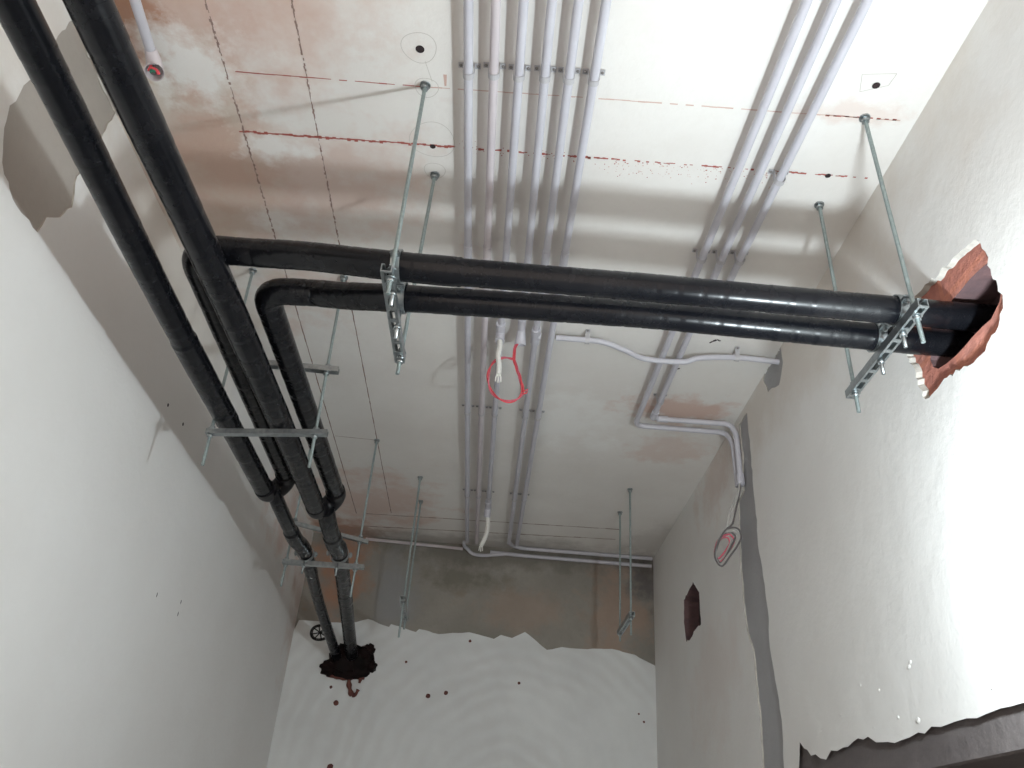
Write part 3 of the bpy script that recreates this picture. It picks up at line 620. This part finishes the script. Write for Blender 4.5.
for i in range(1, 7):
    (xa, _), (xb, yb) = ends[i]; x_at = lambda y: xa + (xb - xa) * max(0, y - 1.3) / (yb - 1.3)
    pts = [(xa, YF, CZ), (xa, 1.3, CZ), (xb, yb, CZ)]
    cl = [(x_at(1.345), rows[i])] + ([(x_at(3.09), 3.09), (x_at(4.01), 4.01)] if i != 4 else [])
    cp = [((x_at(2.0), 1.99, CZ), (x_at(2.06), 2.06, CZ), CR + 0.0018)]
    if i == 3: cp = [((-0.045, 2.405, CZ), (-0.045, 2.524, CZ), 0.0175), ((-0.045, 2.460, CZ), (-0.045, 2.458, CZ - 0.04), 0.0165), ((-0.057, 4.071, CZ), (-0.057, 4.160, CZ - 0.002), 0.017), ((-0.057, 4.155, CZ + .004), (-0.059, 4.175, CZ - 0.05), 0.018)]
    if i == 5: cp += [((0.083, 2.425, CZ), (0.083, 2.514, CZ), 0.0165), ((0.083, 2.469, CZ), (0.103, 2.469, CZ - 0.001), 0.0140)]
    if i == 4: cp = [((0.029, 2.366, CZ), (0.030, 2.435, CZ), 0.0145)]
    t = conduit(names[i], pts, cl, 'pvc_pinkish' if i == 2 else 'pvc', couplers=cp, group='six parallel conduits on the ceiling')
    if i == 4:    # flared open end tilted down
        bm = bmesh.new(); a = Vector((0.030, 2.427, CZ)); tube(bm, [a, a + Vector((0, 0.022, -0.008)), a + Vector((0, 0.040, -0.026)), a + Vector((0, 0.046, -0.042))], lambda s_: 0.0135 + s_ * 0.12, 16, False)
        bm.normal_update(); bmesh.ops.solidify(bm, geom=bm.faces[:], thickness=0.0018); link_obj('bell_end', bm, M['pvc'], t, smooth=True)
# three conduits to the right
G3 = 'three conduits nearest the right wall'
conduit('left one of the three right-hand conduits, turning to the right wall and down it', [(0.591, YF, CZ), (0.581, 1.084, CZ), (0.567, 1.972, CZ), (0.554, 3.090, CZ), (0.944, 3.090, CZ), (0.962, 3.055, 1.60), (0.963, 3.035, 1.39)],
        [(0.567, 1.968)], fr=0.045, group=G3)
conduit('middle one of the three right-hand conduits, elbowed beside its left neighbour', [(0.657, YF, CZ), (0.642, 1.084, CZ), (0.628, 1.972, CZ), (0.617, 3.016, CZ), (0.941, 3.012, CZ), (0.964, 3.01, 1.62), (0.965, 3.0, 1.38)],
        [(0.628, 1.966), (0.6195, 2.870)], fr=0.045, group=G3, couplers=[((0.618, 2.957, CZ), (0.617, 3.007, CZ), 0.0155), ((0.636, 3.015, CZ), (0.680, 3.014, CZ), 0.0145), ((0.965, 3.005, 1.43), (0.965, 3.0, 1.385), 0.016)])
conduit('right one of the three right-hand conduits, vanishing above the black crossing pipes', [(0.726, YF, CZ), (0.708, 1.084, CZ), (0.683, 1.972, CZ), (0.680, 2.218, CZ)],
        [(0.685, 1.962), (0.695, 1.615)], group=G3)
# wavy cross run to the right wall
t = thing('electrical_conduit', 'wavy grey conduit running across to the cement patch on the right wall', 'conduit', (0.158, 2.469, CZ), 'short conduit runs')
bm = bmesh.new(); tube(bm, smooth_path([(0.158, 2.469, CZ), (0.217, 2.469, CZ), (0.325, 2.472, CZ), (0.414, 2.494, CZ - 0.014), (0.493, 2.524, CZ - 0.025), (0.631, 2.524, CZ - 0.025), (0.690, 2.509, CZ - 0.012), (0.828, 2.504, CZ), (0.986, 2.509, CZ - 0.001)], 8), 0.0105, 14)
link_obj('conduit_tube', bm, M['pvc'], t, smooth=True); saddle(t, 0.272, 2.472, (1, 0, 0), 0.0105); saddle(t, 0.828, 2.506, (1, 0, 0), 0.0105)
# runs along the back wall
conduit('upper grey conduit tucked along the top of the back wall', [(0.077, 4.68, CZ), (0.10, 4.80, CZB), (0.16, 4.835, CZB), (0.965, 4.835, CZB)], [], fr=0.03, group='short conduit runs')
conduit('lower grey conduit along the top of the back wall, right end at the dark corner', [(-0.03, 4.862, 1.655), (0.2, 4.863, 1.650), (0.965, 4.863, 1.648)], [], fr=0.02, group='short conduit runs')
conduit('thin dark-jointed conduit along the top of the back wall towards the left', [(-0.80, 4.862, CZB - 0.01), (-0.35, 4.862, CZB - 0.02), (-0.20, 4.862, 1.662)], [], r=0.009, group='short conduit runs', mat='pvc_pinkish')
t = thing('flexible_conduit', 'pale bent conduit end where the leftmost runs meet the back wall', 'conduit', (-0.18, 4.84, 1.66))
bm = bmesh.new(); tube(bm, smooth_path([(-0.19, 4.74, 1.664), (-0.19, 4.80, 1.662), (-0.17, 4.835, 1.655), (-0.135, 4.85, 1.632), (-0.07, 4.853, 1.628), (0.0, 4.858, 1.640), (0.06, 4.862, 1.65)], 8), 0.0105, 12)
link_obj('conduit_tube', bm, M['pvc'], t, smooth=True)
# top-left stub with wires
t = thing('electrical_conduit', 'short pale conduit at the upper left, ending at coloured wires', 'conduit', (-0.932, 1.183, CZ), 'short conduit runs')
bm = bmesh.new(); tube(bm, [(-0.887, YF, CZ), (-0.930, 1.183, CZ), (-0.942, 1.355, CZ)], 0.0125, 14); link_obj('conduit_tube', bm, M['pvc'], t, smooth=True)
bm = bmesh.new(); tube(bm, [(-0.942, 1.352, CZ), (-0.943, 1.383, CZ - 0.002), (-0.941, 1.398, CZ - 0.016), (-0.936, 1.393, CZ - 0.033)], lambda s_: 0.0140 + s_ * 0.14, 16, False); bm.normal_update(); bmesh.ops.solidify(bm, geom=bm.faces[:], thickness=0.0015)
link_obj('bell_end', bm, M['pvc_pinkish'], t, smooth=True)
t = thing('wire_bundle', 'small tuft of dark green and red wires in the upper left conduit end', 'wires', (-0.943, 1.390, CZ - 0.03))
for mat, nm, dx, dy in (('wire_dark', 'dark_wire', 0.0, 0.0), ('wire_green', 'green_wire', 0.004, 0.003), ('wire_red', 'red_wire', -0.004, 0.008)):
    bm = bmesh.new()
    for k in range(2):
        rr_ = {'wire_dark': 0.004, 'wire_green': 0.009, 'wire_red': 0.0135}[mat] - 0.003 * k; a0 = {'wire_dark': 0.0, 'wire_green': 2.6, 'wire_red': 3.4}[mat]
        tube(bm, smooth_path([(-0.943, 1.380, CZ - 0.006)] + [(-0.935 + rr_ * math.cos(a0 + 0.6 * q), 1.391 + rr_ * math.sin(a0 + 0.6 * q) * 0.9, CZ - 0.032 - 0.0015 * q) for q in range(6)], 5), 0.0030, 8)
    link_obj(nm, bm, M[mat], t, smooth=True)

# hanging cable ends and wires
def cable_end(label, pts, r=0.0095):
    t = thing('cable_end', label, 'cable', pts[-1], 'white cable ends')
    bm = bmesh.new(); tube(bm, smooth_path(pts, 8), lambda s_: r + 0.0004 * math.sin(s_ * 420), 14, True, 0.003); link_obj('white_sleeve', bm, M['pvc_white'], t, smooth=True)
    e = Vector(pts[-1])
    for k in (-1, 0, 1):
        bm = bmesh.new(); tube(bm, [e + Vector((k * 0.004, 0, 0.004)), e + Vector((k * 0.0085, 0, -0.012)), e + Vector((k * 0.0095, 0, -0.028 - 0.004 * (k == 0)))], 0.0028, 8); link_obj('core', bm, M['pvc_white'], t, smooth=True)
cable_end('straight white cable end hanging beside the red wire loop', [(-0.045, 2.460, CZ - 0.030), (-0.042, 2.460, 1.60), (-0.045, 2.460, 1.561), (-0.039, 2.46, 1.521), (-0.038, 2.46, 1.482)])
cable_end('curved white cable end hanging above the back wall', [(-0.0585, 4.170, CZ - 0.035), (-0.052, 4.180, 1.60), (-0.050, 4.19, 1.549), (-0.061, 4.19, 1.499), (-0.077, 4.19, 1.458)], 0.0115)
t = thing('wire_loop', 'loop of twisted red wires hanging from the end of the fourth conduit', 'wires', (0.03, 2.5, 1.60))
loop = [(0.030, 1.672), (0.030, 1.66), (0.016, 1.637), (0.011, 1.603), (0.014, 1.57), (0.025, 1.537), (0.038, 1.499), (0.049, 1.462), (0.050, 1.436), (0.029, 1.409), (-0.002, 1.398), (-0.036, 1.409), (-0.060, 1.439), (-0.074, 1.489), (-0.073, 1.528), (-0.059, 1.559), (-0.026, 1.576), (0.008, 1.574)]
c0 = smooth_path([(x * 0.989, 2.470, z * 0.989) for x, z in loop], 10); c0, LL = resample(c0, 0.006)
for j, mat in enumerate(('wire_red', 'wire_pink', 'wire_red')):
    bm = bmesh.new(); pts = []
    for k, p in enumerate(c0):
        a = k * 0.28 + j * 2.1; tt = (c0[min(k + 1, len(c0) - 1)] - c0[max(k - 1, 0)]).normalized(); s_ = Vector((0, 1, 0)); n_ = tt.cross(s_)
        pts.append(p + (s_ * math.cos(a) + n_ * math.sin(a)) * 0.0035)
    if j == 2: pts = pts[: int(len(pts) * 0.42)] + [Vector((0.069, 2.468, 1.438)), Vector((0.065, 2.468, 1.422)), Vector((0.051, 2.468, 1.416))]
    tube(bm, pts, 0.0027, 8); link_obj('red_wire', bm, M[mat], t, smooth=True)
# wire coil on the right wall
t = thing('wire_coil', 'coil of grey and reddish wires hanging below the conduits on the right wall', 'wires', (0.90, 3.02, 1.12))
coil = [(0.888, 1.184), (0.921, 1.195), (0.940, 1.182), (0.938, 1.145), (0.893, 1.072), (0.856, 1.034), (0.838, 1.070), (0.855, 1.137)]
for j, (mat, nm) in enumerate((('wire_dark', 'dark_wire'), ('wire_grey', 'grey_wire'), ('wire_grey', 'grey_wire'), ('wire_dark', 'dark_wire'), ('wire_pink', 'reddish_wire'), ('wire_grey', 'grey_wire'), ('wire_pink', 'reddish_wire'))):
    bm = bmesh.new(); k_ = 1 - 0.07 * j; cxm, czm = 0.893, 1.125; rd = random.Random(j)
    pts = [(cxm + (x - cxm) * k_ + rd.uniform(-.004, .004) - 0.002 * j, 2.985 + 0.006 * j, czm + (z - czm) * k_ + rd.uniform(-.004, .004)) for x, z in coil]
    start = [(0.962, 2.995, 1.40), (0.952 - 0.004 * (j % 3), 2.99, 1.34), (0.930 - 0.011 * (j % 3), 2.988, 1.262), (0.915 - 0.010 * (j % 3), 2.986, 1.21)] if j < 3 else []
    tube(bm, smooth_path(start + pts + pts[:2], 7), 0.0036, 8); link_obj(nm, bm, M[mat], t, smooth=True)

for o in bpy.data.objects:
    if '_b' in o: del o['_b']
